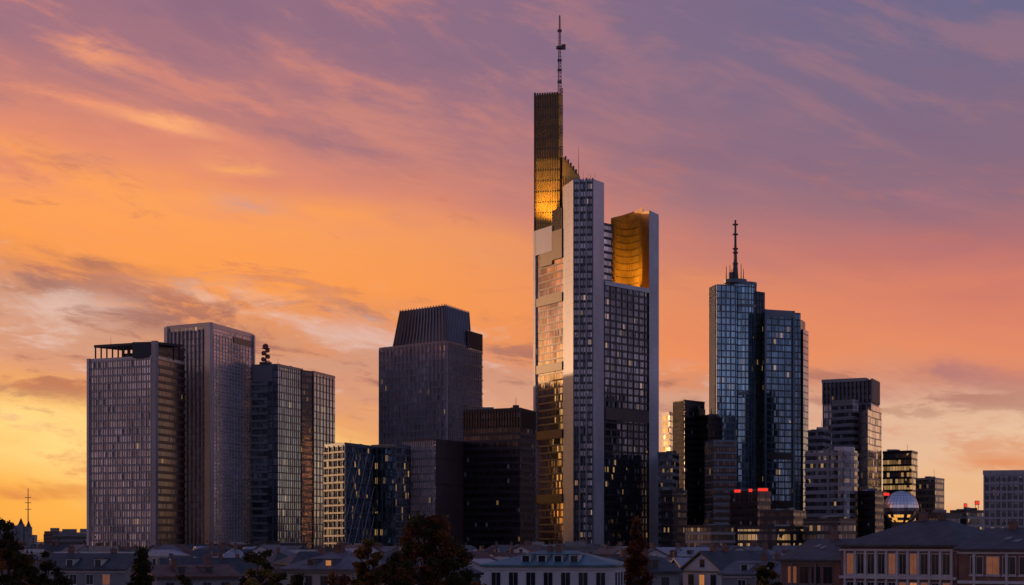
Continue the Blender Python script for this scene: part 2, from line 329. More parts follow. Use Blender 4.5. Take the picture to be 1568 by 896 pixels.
# unseen towers added behind the blue glass tower to darken the skyscraper's reflections
for (l,n,r,py) in (((398,1345),(440,1330),(466,1375),578),((462,1338),(488,1325),(506,1368),592)):
    mb=MB('added_reflection_tower'); q=quad(P(*l),P(*n),P(*r)); z1=Z(py,1330); mb.prism(q,0,z1,F['b6']); mb.bands(q[1],q[2],3,z1,3.4,1.0,.3,M['dark']); mb.bands(q[0],q[1],3,z1,3.4,1.0,.3,M['dark']); parapet(mb,q,z1,M['dark'],.6); mb.build()

# ===== low glass blocks
mb=MB('glass_office_building'); l,n,r=P(497,1032),P(529,1010),P(571,1046); q=quad(l,n,r); z1=Z(681,1010)
mb.prism(q,0,z1,F['b4']); mb.fins(l,n,2,z1,5.4,.35,.35,M['bluemetal']); mb.fins(n,r,2,z1,5.4,.35,.35,M['bluemetal']); mb.bands(n,r,2,z1,6.8,.5,.4,M['bluemetal']); mb.bands(l,n,2,z1,3.4,.8,.5,M['dark']); parapet(mb,q,z1,M['bluemetal']); clutter(mb,q,z1,4,2)
Ln=math.hypot(r[0]-n[0],r[1]-n[1])
for k in range(4):
    for zz in range(0,60,14):
        a=k*Ln/4; ux=((r[0]-n[0])/Ln,(r[1]-n[1])/Ln); nx=(ux[1],-ux[0])
        if 5+zz+14>z1: continue
        p=(n[0]+ux[0]*a+nx[0]*.6,n[1]+ux[1]*a+nx[1]*.6,5+zz); p2=(n[0]+ux[0]*(a+Ln/4)+nx[0]*.6,n[1]+ux[1]*(a+Ln/4)+nx[1]*.6,5+zz+14)
        mb.tube(p,p2,.22,.22,M['silver2'],4); mb.tube((p[0],p[1],p2[2]),(p2[0],p2[1],p[2]),.22,.22,M['silver2'],4)
mb.build()
mb=MB('glass_office_building'); l,n,r=P(569,1052),P(606,1040),P(628,1060); q=quad(l,n,r); z1=Z(683,1040)
mb.prism(q,0,z1,F['b4']); mb.fins(l,n,2,z1,3.6,.3,.3,M['bluemetal']); mb.bands(n,r,2,z1,3.4,.4,.4,M['silver2']); parapet(mb,q,z1,M['bluemetal']); clutter(mb,q,z1,3,2); mb.build()

# ===== tower 5 with trapezoid crown
mb=MB('added_reflection_tower'); l,n,r=P(581,1172),P(684,1130),P(739,1185); q=quad(l,n,r); z1=Z(524,1130)
mb.prism(q,0,z1,F['b5'])
mb.fins(l,n,3,z1,3.2,.45,.5,M['silver2']); mb.fins(n,r,3,z1,3.2,.45,.5,M['silver2']); mb.bands(l,n,3,z1,7,.6,.3,M['silver2']); mb.bands(n,r,3,z1,7,.6,.3,M['silver2'])
parapet(mb,q,z1,M['silver2'],.8)
q2=[P(704,1180),P(716,1160),P(738.5,1184),P(726,1205)]
mb.prism(q2,z1-1,Z(511,1180),F['b5']); mb.fins(q2[1],q2[2],z1,Z(512,1180),1.6,.5,.4,M['brown']); 
base=[P(601,1176),P(684,1134),P(722,1172),P(650,1215)]; top=[P(613,1170),P(681,1140),P(718,1178),P(655,1208)]
zt=[Z(466,1135)]*4
for i in range(4):
    j=(i+1)%4
    mb.face([(*base[i],z1),(*base[j],z1),(*top[j],zt[j]),(*top[i],zt[i])],M['brown'])
    k=16
    for s_ in range(k+1):
        f=s_/k; A=Vector((*base[i],z1)).lerp(Vector((*base[j],z1)),f); B=Vector((*top[i],zt[0]+.6)).lerp(Vector((*top[j],zt[0]+.6)),f)
        mb.tube(A,B,.40,.36,M['silver2'],4)
mb.face([(*p,zt[0]) for p in top],M['roof']); mb.build()
mb=MB('office_building'); l,n,r=P(617,1068),P(667,1050),P(712,1082); q=quad(l,n,r); z1=Z(674,1050)
mb.prism(q,0,z1,None,mats=[F['b5'],M['brown'],F['b5'],F['b5']]); mb.fins(l,n,2,z1,1.6,.4,.5,M['silver']); parapet(mb,q,z1,M['brown'],.6); 
mb.bands(n,r,2,z1-1,12,.3,.15,M['bronze']); mb.build()
# ===== dark brown block
mb=MB('office_building'); l,n,r=P(710,1080),P(796,1060),P(820,1092); q=quad(l,n,r); z1=Z(626,1060)
mb.prism(q,0,z1,F['b6']); mb.bands(l,n,2,z1-9,3.4,1.1,.35,M['dark']); mb.bands(n,r,2,z1-9,3.4,1.1,.35,M['dark'])
mb.fins(l,n,z1-8.5,z1,1.6,.4,.4,M['bronze']); mb.fins(n,r,z1-8.5,z1,1.6,.4,.4,M['bronze'])
parapet(mb,q,z1,M['dark'],.6); clutter(mb,q,z1,5,2.5); x,y=P(790,1075); mb.tube((x,y,z1),(x,y,z1+6),.2,.08,M['steel']); mb.box(x-1.5,x+1.5,y-2,y+2,z1,z1+2.5,M['dark']); mb.build()

# ===== the tall skyscraper with spire
mb=MB('skyscraper_with_spire')
A,B,C_,D_,E,Fp=P(862,1174),P(878,1153),P(908,1151),P(925,1168),P(925,1192),P(862,1194)
zc=Z(274,1151)
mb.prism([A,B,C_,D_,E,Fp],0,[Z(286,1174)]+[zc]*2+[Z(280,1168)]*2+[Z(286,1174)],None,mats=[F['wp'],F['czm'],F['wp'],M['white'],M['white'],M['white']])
L=math.hypot(C_[0]-B[0],C_[1]-B[1])
for a,wd,dp in [(0,.45,.5),(1.4,.25,.4),(2.9,.7,.9),(5.0,.25,.4),(6.4,.7,.9),(8.0,.25,.4),(L-.45,.45,.5)]: mb.obox(B,C_,a,a+wd,-.2,dp,0,zc+.6,M['bluemetal'] if wd<.5 else M['silver2'])
mb.bands(B,C_,3,zc-2,3.75,.8,.3,M['dark'])
mb.obox(C_,D_,-.2,.5,-.2,.3,0,zc+.2,M['silver'])
clutter(mb,[A,B,C_,D_,E,Fp],zc-1,6,2.5)
x,y=P(886,1172); mb.tube((x,y,zc-1),(x,y,Z(224,1172)),.22,.06,M['steel'])
for px,py in [(893,262),(900,265),(911,264)]:
    x,y=P(px,1165); mb.tube((x,y,zc-1),(x,y,Z(py,1165)),.1,.06,M['steel'],4)
# left wing
Lc=P(819,1209); zl=Z(358,1209)
q=[Lc,A,Fp,P(862,1226),P(819,1228)]
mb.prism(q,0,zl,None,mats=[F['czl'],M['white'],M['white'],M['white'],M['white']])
LL=math.hypot(A[0]-Lc[0],A[1]-Lc[1])
mb.bands(Lc,A,3,zl-14,3.75,.4,.2,M['bronze'],2.5)
for zz in (Z(466,1190),Z(570,1190),Z(672,1190),Z(770,1190)): mb.obox(Lc,A,2.5,LL,-.1,.6,zz,zz+4.4,M['bronze'])
mb.obox(Lc,A,-.3,2.6,-.5,.8,0,zl+1,M['white'])
mb.obox(Lc,A,-.3,LL*.66,-.5,.75,zl-12,zl+1.2,M['white'])
mb.obox(Lc,A,LL*.66,LL,-.1,.7,zl-17,zl-2,M['bronze']); mb.obox(Lc,A,LL*.25,LL*.66,-.1,.7,zl-19,zl-12.05,M['bronze'])
a=LL*.64; ux=((A[0]-Lc[0])/LL,(A[1]-Lc[1])/LL); p1=(Lc[0]+ux[0]*a,Lc[1]+ux[1]*a)
mb.prism([p1,A,Fp,P(849,1212)],zl-3,Z(320,1180),M['bronze'])
mb.fins(p1,A,zl-3,Z(320,1180),1.4,.4,.4,M['bronze'])
# tall rear slab
S1,S2,S3=P(818.5,1211),P(857,1207),P(862,1214); zs=Z(143,1208)
sl_=[S1,S2,S3,P(862,1229),P(818.5,1230)]
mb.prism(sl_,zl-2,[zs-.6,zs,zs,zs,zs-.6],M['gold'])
mb.fins(S1,S2,zl,zs+.3,1.35,.5,.55,M['gold']); mb.bands(S1,S2,zl,zs-2,5.6,.25,.3,M['bronze'])
mb.fins(S1,S2,zl+40,zs+.5,1.35,.9,.7,M['bronze']); 
mb.obox(S1,S2,-.1,.7,-.4,.9,zl-2,zs+.8,M['bronze'])
sp=[P(861,1206),P(888,1203),P(888,1216),P(861,1216)]
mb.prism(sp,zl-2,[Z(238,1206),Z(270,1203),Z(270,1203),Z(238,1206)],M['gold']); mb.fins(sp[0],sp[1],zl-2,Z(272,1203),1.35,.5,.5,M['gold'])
for k in range(5):
    xx,yy=P(866+k*4,1204); zz=Z(243+k*5,1204); mb.box(xx-.5,xx+.5,yy-1,yy+1,zz-1,zz+1.2,M['steel'])
# right wing
R1,R2=P(995,1208),P(1004,1232); zr=Z(432,1168)
q=[D_,R1,R2,P(925,1236)]
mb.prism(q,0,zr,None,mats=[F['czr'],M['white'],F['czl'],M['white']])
LR=math.hypot(R1[0]-D_[0],R1[1]-D_[1])
mb.bands(D_,R1,3,zr-2,3.75,.7,.3,M['dark']); mb.fins(D_,R1,3,zr,6.0,.3,.35,M['dark'])
zz=Z(645,1185); mb.obox(D_,R1,.5,LR-.2,-.1,.7,zz,zz+6,M['brown']); mb.obox(D_,R1,0,LR,-.5,.8,zr-1.5,zr+.8,M['white']) 
rc=[P(983,1219),P(994,1206),P(1008.5,1211),P(1009,1236),P(983,1238)]; zq=Z(325,1208)
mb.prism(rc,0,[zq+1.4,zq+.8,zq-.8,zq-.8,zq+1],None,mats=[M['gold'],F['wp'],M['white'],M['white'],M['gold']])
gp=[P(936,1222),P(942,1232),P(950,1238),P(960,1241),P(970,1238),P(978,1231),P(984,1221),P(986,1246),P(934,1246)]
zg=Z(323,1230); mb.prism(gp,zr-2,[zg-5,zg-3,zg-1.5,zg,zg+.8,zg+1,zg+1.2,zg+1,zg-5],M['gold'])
for i in range(6):
    mb.fins(gp[i],gp[i+1],zr-1,zg-5,1.2,.3,.35,M['gold']); mb.bands(gp[i],gp[i+1],zr,zg-6,3.75,.5,.25,M['bronze'])
gp2=[P(924,1190),P(937,1197),P(940,1222),P(924,1222)]; zb=Z(344,1192)
mb.prism(gp2,zr-2,zb,F['czl']); mb.bands(gp2[0],gp2[1],zr,zb,3.75,1.2,.6,M['brown']); mb.bands(gp2[1],gp2[2],zr,zb,3.75,1.2,.6,M['gold'])
parapet(mb,gp2,zb,M['bronze'],.8)
sx,sy=P(857,1212)
def lattice(mb,x,y,z0,z1,w0,w1,step,mat,mat2=None):
    z=z0; k=0
    while z<z1-.01:
        zn=min(z+step,z1); f0=(z-z0)/(z1-z0); f1=(zn-z0)/(z1-z0); a=w0+(w1-w0)*f0; b_=w0+(w1-w0)*f1
        mm=mat if (k//3)%2==0 or mat2 is None else mat2
        cs=[(-1,-1),(1,-1),(1,1),(-1,1)]
        for i in range(4):
            j=(i+1)%4
            mb.tube((x+cs[i][0]*a,y+cs[i][1]*a,z),(x+cs[i][0]*b_,y+cs[i][1]*b_,zn),.2,.2,mm,4)
            mb.tube((x+cs[i][0]*a,y+cs[i][1]*a,z),(x+cs[j][0]*b_,y+cs[j][1]*b_,zn),.12,.12,mm,4)
            mb.tube((x+cs[i][0]*b_,y+cs[i][1]*b_,zn),(x+cs[j][0]*b_,y+cs[j][1]*b_,zn),.12,.12,mm,4)
        z=zn; k+=1
lattice(mb,sx,sy,zs-1,Z(75,1212),.95,.6,1.8,M['redwhite'],M['steel'])
lattice(mb,sx,sy,Z(75,1212),Z(24,1212),.55,.25,1.5,M['redwhite'],M['steel'])
mb.tube((sx,sy,Z(75,1212)),(sx,sy,Z(71,1212)),2.0,2.0,M['steel'],12); mb.box(sx+1,sx+3.2,sy-.6,sy+.6,Z(76,1212),Z(68,1212),M['steel'])
for py in (50,95,110,128): mb.box(sx-1.2,sx+1.1,sy-1.3,sy-.8,Z(py,1212),Z(py-4,1212),M['steel'])
lx,ly=P(859.5,1205.5); lattice(mb,lx,ly,Z(240,1206),zs+2,.7,.7,1.8,M['bronze'],M['gold'])
mb.build()
def spot(name,p,target,en,ang,col=(1,.55,.08),sz=1.0):
    ld=bpy.data.lights.new(name,'SPOT'); ld.energy=en; ld.spot_size=math.radians(ang); ld.spot_blend=.9; ld.color=col; ld.shadow_soft_size=sz
    o=bpy.data.objects.new(name,ld); o.location=p; dv=Vector(target)-Vector(p); o.rotation_euler=dv.to_track_quat('-Z','Y').to_euler(); scene.collection.objects.link(o)
for px in (826,842):
    x,y=P(px,1199); tx,ty=P(px,1209); spot('floodlight',(x,y,zl+1.5),(tx,ty,zl+26),58000,80)
x,y=P(960,1222); tx,ty=P(962,1240); spot('floodlight',(x,y,zr+1.5),(tx,ty,zr+8),20000,130)
x,y=P(966,1216); tx,ty=P(974,1236); spot('floodlight',(x,y,zr+1.5),(tx,ty,zr+27),38000,80)

# ===== group right of the skyscraper
mb=MB('office_building'); q=quad(P(1014,1310),P(1026,1300),P(1040,1330)); mb.prism(q,0,Z(632,1300),F['warm']); mb.bands(q[0],q[1],2,Z(633,1300),3.6,1.1,.3,M['silver2']); parapet(mb,q,Z(632,1300),M['silver2'],.6); mb.build()
mb=MB('office_building'); q=quad(P(1008,1180),P(1030,1172),P(1040,1200)); mb.prism(q,0,Z(694,1172),F['cu']); mb.bands(q[0],q[1],2,Z(695,1172),3.7,1.5,.4,M['silver2']); parapet(mb,q,Z(694,1172),M['silver2'],.6); clutter(mb,q,Z(694,1172),3,2); mb.build()
mb=MB('dark_office_tower'); q=quad(P(1031,1240),P(1048,1225),P(1079,1245)); z1=Z(613,1225); mb.prism(q,0,z1,F['b6']); mb.bands(q[1],q[2],2,z1-2,3.4,1.0,.3,M['dark']); mb.fins(q[0],q[1],2,z1,1.6,.4,.3,M['brown'])
q2=quad(P(1068,1236),P(1084,1228),P(1107,1250)); z2=Z(637,1228); mb.prism(q2,0,z2,F['b6']); mb.bands(q2[1],q2[2],2,z2,3.4,1.0,.3,M['dark']); parapet(mb,q2,z2,M['dark'],.6); clutter(mb,q2,z2,4,2)
mb.prism(quad(P(1060,1238),P(1070,1232),P(1080,1246)),z2,Z(625,1232),M['dark']); parapet(mb,q,z1,M['dark'],.4); mb.build()
mb=MB('office_building'); l,n,r=P(1079,1134),P(1092,1120),P(1128,1124); q=quad(l,n,r); z1=Z(675,1120); mb.prism(q,0,z1,None,mats=[F['warm'],F['b6'],F['b6'],F['b6']]); mb.bands(n,r,2,z1,3.6,1.0,.5,M['bluemetal']); parapet(mb,q,z1,M['bluemetal'],.5); mb.build()

# ===== round glass tower
mb=MB('round_glass_skyscraper')
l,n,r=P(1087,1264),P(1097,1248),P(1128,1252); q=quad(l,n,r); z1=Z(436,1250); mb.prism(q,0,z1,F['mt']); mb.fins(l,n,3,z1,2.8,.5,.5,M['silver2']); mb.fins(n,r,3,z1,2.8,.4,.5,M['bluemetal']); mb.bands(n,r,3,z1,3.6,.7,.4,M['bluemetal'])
cx,cy=P(1133,1266); rr=9.0; ring=[(cx+rr*math.cos(2*math.pi*i/28),cy+rr*math.sin(2*math.pi*i/28)) for i in range(28)]
zr1=Z(431,1257); mb.prism(ring,0,zr1,F['mt'])
for i in range(28): mb.fins(ring[i],ring[(i+1)%28],3,zr1,9,.22,.3,M['bluemetal'])
for zz in (zr1-1.5,zr1-14,zr1*.62): 
    for i in range(28): 
        a=ring[i];b_=ring[(i+1)%28]; mb.obox(a,b_,0,math.hypot(b_[0]-a[0],b_[1]-a[1]),-.2,.5,zz,zz+1.6,M['bluemetal'])
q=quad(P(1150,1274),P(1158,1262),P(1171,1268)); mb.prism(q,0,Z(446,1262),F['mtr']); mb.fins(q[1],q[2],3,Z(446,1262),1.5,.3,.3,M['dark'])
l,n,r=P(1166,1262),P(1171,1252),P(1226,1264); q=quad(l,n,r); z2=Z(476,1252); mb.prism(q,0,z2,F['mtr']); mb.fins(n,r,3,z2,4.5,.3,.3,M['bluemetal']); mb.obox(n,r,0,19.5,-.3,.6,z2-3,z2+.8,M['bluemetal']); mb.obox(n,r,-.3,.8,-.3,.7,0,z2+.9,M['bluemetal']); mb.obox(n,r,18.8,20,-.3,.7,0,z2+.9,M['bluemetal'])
for zz in (z2*.45,z2*.27): mb.obox(n,r,.9,18.7,-.2,.5,zz,zz+4,M['dark'])
q=quad(P(1222,1272),P(1230,1266),P(1238,1280)); mb.prism(q,0,Z(504,1266),F['mt']); q=quad(P(1222,1278),P(1228,1274),P(1233,1288)); mb.prism(q,0,Z(490,1274),M['bluemetal'])
x,y=P(1126,1262); mb.prism([(x+6.5*math.cos(k*.5236),y+6.5*math.sin(k*.5236)) for k in range(12)],zr1-.5,zr1+1.5,M['bluemetal'])
zb=zr1+1.5
mb.tube((x,y,zb),(x,y,Z(400,1262)),1.9,1.1,M['steel'],10); mb.tube((x,y,Z(400,1262)),(x,y,Z(380,1262)),1.0,.9,M['redwhite'],8); mb.tube((x,y,Z(380,1262)),(x,y,Z(337,1262)),.75,.5,M['steel'],8)
for py in (405,388,382,360,345): mb.tube((x,y,Z(py,1262)),(x,y,Z(py-2,1262)),1.6,1.6,M['steel'],10)
for dx,py in ((-3,418),(3.2,416),(-2,424),(4.5,424),(-5,420)): mb.tube((x+dx,y,zb),(x+dx,y,Z(py-12,1262)),.3,.15,M['steel'],5)
mb.box(x-3.5,x-1.5,y-2,y+2,zb,zb+4,M['steel'])
mb.build()

# ===== tower with ribbed crown on the right
mb=MB('added_reflection_tower'); l,n,r=P(1260,1212),P(1334,1195),P(1346,1225); q=quad(l,n,r); z1=Z(616,1195); z2=Z(581,1195)
mb.prism(q,0,z1,F['jp']); mb.prism(q,z1+.01,z2,F['b6']); mb.fins(l,n,z1,z2+.5,2.4,.7,.8,M['bluemetal']); mb.fins(n,r,z1,z2+.5,2.4,.7,.8,M['bluemetal']); mb.fins(l,n,3,z1-.01,3.2,.5,.4,M['silver2']); mb.bands(l,n,3,z1,3.6,.7,.3,M['silver2'])
mb.obox(l,n,-.3,26,-.5,.9,z2-.8,z2+1,M['silver2'])
q2=quad(P(1330,1206),P(1336,1200),P(1350,1224)); mb.prism(q2,0,Z(621,1200),F['warm'])
q3=quad(P(1274,1196),P(1306,1184),P(1315,1192)); z3=Z(613,1184); mb.prism(q3,0,z3,F['cu']); mb.bands(q3[0],q3[1],3,z3,3.7,1.2,.35,M['silver2']); parapet(mb,q3,z3,M['silver2'],.5)
q4=quad(P(1313,1200),P(1329,1180),P(1336,1200)); mb.prism(q4,0,Z(628,1186),F['warm']); mb.fins(q4[0],q4[1],3,Z(629,1186),2.4,.25,.2,M['silver2'])
mb.build()
mb=MB('office_building'); q=quad(P(1237,1170),P(1262,1160),P(1272,1176)); z1=Z(659,1160); mb.prism(q,0,z1,F['cu']); mb.bands(q[0],q[1],3,z1,3.7,1.2,.5,M['silver2']); parapet(mb,q,z1,M['silver2'],.6); clutter(mb,q,z1,3,2); mb.build()
mb=MB('curved_office_building'); pts=[P(1233,1105),P(1277,1094),P(1283,1092),P(1292,1090),P(1301,1091),P(1308,1095),P(1313,1103),P(1311,1122),P(1233,1128)]; z1=Z(690,1094)
mb.prism(pts,0,z1,F['cu'])
for i in range(6): mb.bands(pts[i],pts[i+1],3,z1,3.7,1.4,.6,M['silver2'])
mb.prism([P(1277,1096),P(1292,1093),P(1308,1098),P(1309,1115),P(1277,1118)],z1-1,Z(684,1094),M['silver']); mb.obox(pts[0],pts[1],13.3,14.2,-.3,.9,0,z1+1,M['silver2']); clutter(mb,pts,z1,4,2); mb.build()
mb=MB('office_building'); q=quad(P(1352,1262),P(1396,1250),P(1405,1272)); z1=Z(691,1250); mb.prism(q,0,z1,F['orange']); mb.bands(q[0],q[1],2,z1,3.5,1.1,.4,M['dark']); parapet(mb,q,z1,M['dark'],.5); clutter(mb,q,z1,3,2); mb.build()
mb=MB('office_building'); q=quad(P(1402,1240),P(1432,1228),P(1446,1250)); z1=Z(733,1228); mb.prism(q,0,z1,F['bk']); mb.prism(quad(P(1430,1250),P(1438,1246),P(1446,1262)),0,Z(752,1246),F['cu']); parapet(mb,q,z1,M['silver2'],.6); clutter(mb,q,z1,3,2); mb.build()
mb=MB('concrete_office_building'); q=[P(1506,903),P(1590,897),P(1596,925),P(1508,930)]; z1=Z(722,900)
mb.prism(q,0,z1,F['bk']); mb.fins(q[0],q[1],1,z1,2.2,.6,.6,M['silver2']); mb.bands(q[0],q[1],1,z1,3.4,.8,.8,M['silver2']); mb.obox(q[0],q[1],-.2,22,-.4,.9,z1-1.2,z1+.5,M['silver2']); mb.build()
def block(name,l,n,r,py,f,band=None,nc=3):
    mb=MB(name); q=quad(P(*l),P(*n),P(*r)); z1=Z(py,n[1]); mb.prism(q,0,z1,f)
    if band: mb.bands(q[0],q[1],2,z1,3.5,1.1,.4,band); mb.bands(q[1],q[2],2,z1,3.5,1.1,.4,band)
    parapet(mb,q,z1,M['dark'],.6); clutter(mb,q,z1,nc,2); mb.build(); return q,z1
block('dark_office_block',(1118,1020),(1160,1005),(1180,1020),753,F['b6'],M['dark'])
block('dark_office_block',(1164,990),(1215,980),(1234,1000),783,F['b6'],M['dark'])
block('dark_office_block',(1314,1100),(1340,1090),(1353,1105),753,F['b6'],M['dark'])
block('dark_office_block',(1012,1050),(1030,1040),(1052,1060),752,F['bk'],M['dark'])
block('low_office_building',(1050,960),(1090,950),(1125,965),806,F['bk'],M['silver2'])
block('low_office_building',(1130,900),(1190,890),(1240,905),808,F['orange'],M['dark'])
block('low_office_building',(1230,900),(1285,890),(1310,905),796,F['bk'],M['dark'])
block('low_office_building',(1405,980),(1440,970),(1470,985),787,F['bk'],M['dark'])
block('low_office_building',(1455,1000),(1480,995),(1507,1005),783,F['orange'],M['silver2'])
block('low_office_building',(325,880),(372,870),(388,880),836,F['orange'],M['silver2'])
block('low_office_building',(385,900),(455,890),(470,905),834,F['bk'],M['dark'])
for px,py,D,wd in [(1129,752,1000,1.6),(1149,751,1000,1.0),(1168,750,1000,2.4),(1357,757,1080,1.6),(1496,770,985,1.0),(1478,774,985,.7)]:
    mb=MB('red_sign'); x,y=P(px,D); z=Z(py,D); mb.tube((x-wd*.6,y,z-5),(x-wd*.6,y,z),.12,.12,M['steel'],6); mb.tube((x+wd*.6,y,z-5),(x+wd*.6,y,z),.12,.12,M['steel'],6)
    mb.box(x-wd,x+wd,y-.4,y-.1,z-.9,z+.9,M['steel']); mb.box(x-wd+.2,x+wd-.2,y-.55,y-.4,z-.65,z+.65,M['redlamp']); mb.build()
mb=MB('polished_sphere_building'); D=1000; x,y=P(1380,D); R0=7.6; zc0=Z(778,D)
mb.prism([(x+4.5*math.cos(k*.5236),y+4.5*math.sin(k*.5236)) for k in range(12)],0,zc0-6,M['brown'])
ring0=None; NK=28
for i in range(17):
    th=-math.pi/2+math.pi*i/16
    ring_=[(x+R0*math.cos(th)*math.cos(k*2*math.pi/NK),y+R0*math.cos(th)*math.sin(k*2*math.pi/NK),zc0+R0*math.sin(th)) for k in range(NK)]
    if ring0:
        for k in range(NK):
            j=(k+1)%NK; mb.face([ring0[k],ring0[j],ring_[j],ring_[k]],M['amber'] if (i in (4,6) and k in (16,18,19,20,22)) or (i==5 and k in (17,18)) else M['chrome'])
            mb.tube(ring0[k],ring_[k],.07,.07,M['bluemetal'],3); mb.tube(ring_[k],ring_[j],.07,.07,M['bluemetal'],3)
    ring0=ring_
mb.build()

# ------------------------------------------------------------ houses
W={}
W['white']=solid('white_render_wall',(.50,.48,.48),.8,0,.15,.3)
W['cream']=solid('cream_render_wall',(.32,.27,.23),.8,0,.18,.3)
W['grey']=solid('grey_render_wall',(.20,.19,.19),.8,0,.2,.3)
W['brick']=solid('brick_wall',(.17,.085,.062),.85,0,.3,.6)
W['darkw']=solid('dark_timber_wall',(.08,.06,.05),.8,0,.3,.6)
Rf={}
Rf['slate']=solid('slate_roof',(.045,.042,.046),.65,0,.45,.5)
Rf['slate2']=solid('grey_slate_roof',(.10,.09,.10),.6,0,.4,.5)
Rf['light']=solid('zinc_roof',(.28,.27,.29),.45,.3,.25,.3)
Rf['tile']=solid('clay_tile_roof',(.13,.06,.045),.8,0,.4,.5)
Rf['teal']=solid('green_copper_roof',(.07,.16,.18),.5,.2,.3,.5)
m,t,o=newmat('window_pane'); t.l.new(prin(t,(.02,.02,.025,1),.12,0,spec=.5),o.inputs[0]); PANE=m
PLIT=solid('lit_window_pane',(.3,.2,.1),.4,0,.6,1.2,em=(1,.34,.09,1),es=.4)
PLIT2=solid('dim_lit_window_pane',(.2,.14,.1),.4,0,.6,1.2,em=(1,.28,.07,1),es=.13)
TRIM=solid('white_trim',(.45,.43,.42),.6,0,.15,.5); TRIM2=solid('dark_trim',(.12,.11,.11),.6,0,.15,.5)
def house(name,p0,p1,dep,ez,rz,wm,rm,kind='gable',sp=2.8,ww=1.2,wh=1.6,lit=.08,floors=3,dorm=0,chim=2,trim=None,pil=None):
    mb=MB(name); dx,dy=p1[0]-p0[0],p1[1]-p0[1]; L=math.hypot(dx,dy); ang=math.atan2(dy,dx)
    mb.M=Matrix.Translation((p0[0],p0[1],0))@Matrix.Rotation(ang,4,'Z'); tr=trim or random.choice([TRIM,TRIM2])
    mb.box(0,L,0,dep,0,ez,wm)
    o=.5; th=.28
    def slab(pts):
        up=[(x,y,z+th) for x,y,z in pts]; mb.face(up,rm); mb.face(pts[::-1],rm)
        for i in range(len(pts)):
            j=(i+1)%len(pts); mb.face([pts[i],pts[j],up[j],up[i]],rm)
    e0=ez+.02
    if kind=='gable':
        k=(rz-ez)/(dep/2); eo=e0-o*k
        slab([(-o,-o,eo),(L+o,-o,eo),(L+o,dep/2,rz),(-o,dep/2,rz)]); slab([(L+o,dep+o,eo),(-o,dep+o,eo),(-o,dep/2,rz),(L+o,dep/2,rz)])
        for xx,fl in ((0,1),(L,0)):
            pts=[(xx,0,ez),(xx,dep,ez),(xx,dep/2,rz-.05)]; mb.face(pts if not fl else pts[::-1],wm)
        rid=lambda f:(L*f,dep/2)
    elif kind=='front':
        k=(rz-ez)/(L/2); eo=e0-o*k
        slab([(-o,-o,eo),(L/2,-o,rz),(L/2,dep+o,rz),(-o,dep+o,eo)]); slab([(L/2,-o,rz),(L+o,-o,eo),(L+o,dep+o,eo),(L/2,dep+o,rz)])
        for yy in (0,dep): mb.face([(0,yy,ez),(L,yy,ez),(L/2,yy,rz-.05)],wm)
        mb.box(L/2-.6,L/2+.6,-.06,.02,ez+.3,ez+1.6,tr); mb.box(L/2-.45,L/2+.45,-.09,0,ez+.42,ez+1.48,PANE)
        rid=lambda f:(L/2,dep*f)
    elif kind=='hip':
        h=min(dep,L)/2*.95; a,b_,c_,d_=(-o,-o,e0),(L+o,-o,e0),(L+o,dep+o,e0),(-o,dep+o,e0); r0=(h,dep/2,rz); r1=(L-h,dep/2,rz)
        slab([a,b_,r1,r0]); slab([b_,c_,r1]); slab([c_,d_,r0,r1]); slab([d_,a,r0])
        rid=lambda f:(h+(L-2*h)*f,dep/2)
    else:
        for (x0,x1,y0,y1) in ((-.1,L+.1,-.1,.3),(-.1,L+.1,dep-.3,dep+.1),(-.1,.3,.3,dep-.3),(L-.3,L+.1,.3,dep-.3)): mb.box(x0,x1,y0,y1,ez-.3,ez+.7,tr)
        mb.box(.3,L-.3,.3,dep-.3,ez-.1,ez+.06,rm)
        mb.box(L*.3,L*.55,dep*.3,dep*.6,ez,ez+2.0,wm); mb.box(L*.7,L*.8,dep*.2,dep*.5,ez,ez+1.2,Rf['slate2'])
        rid=lambda f:(L*f,dep/2)
    if kind!='flat': mb.box(-.12,L+.12,-.14,.02,ez-.5,ez-.22,tr)
    if pil:
        a=pil/2
        while a<L: mb.obox((0,0),(L,0),a-.16,a+.16,-.05,.22,2,ez-.52,tr); a+=pil
        for zz in (ez-4.0,ez-7.6): mb.obox((0,0),(L,0),0,L,-.05,.3,zz,zz+.35,tr)
    def wrow(P0,P1,ln):
        n=max(1,int((ln-1)/sp)); off=(ln-(n-1)*sp)/2
        for fl in range(floors):
            zt=ez-.85-fl*(3.6 if pil else 3.1)
            if zt-wh<.5: break
            for i in range(n):
                a=off+i*sp
                mb.obox(P0,P1,a-ww/2-.1,a+ww/2+.1,-.02,.05,zt-wh-.12,zt+.1,tr)
                pm=random.choice([PLIT,PLIT2,PLIT2]) if random.random()<lit else PANE
                mb.obox(P0,P1,a-ww/2,a-.04,-.02,.08,zt-wh,zt,pm); mb.obox(P0,P1,a+.04,a+ww/2,-.02,.08,zt-wh,zt,pm)
                mb.obox(P0,P1,a-ww/2-.2,a+ww/2+.2,-.02,.16,zt-wh-.28,zt-wh-.13,tr)
    wrow((0,0),(L,0),L); wrow((L,0),(L,dep),dep); wrow((0,dep),(0,0),dep)
    for i in range(chim):
        f=random.uniform(.1,.9); x,y=rid(f); y+=random.uniform(-.8,.8)
        hh=random.uniform(.8,1.5); mb.box(x-.45,x+.45,y-.35,y+.35,ez,rz+hh,W['brick']); mb.box(x-.52,x+.52,y-.42,y+.42,rz+hh,rz+hh+.12,Rf['slate2'])
        mb.tube((x-.2,y,rz+hh),(x-.2,y,rz+hh+.5),.13,.11,W['brick'],6); mb.tube((x+.2,y,rz+hh),(x+.2,y,rz+hh+.4),.13,.11,W['brick'],6)
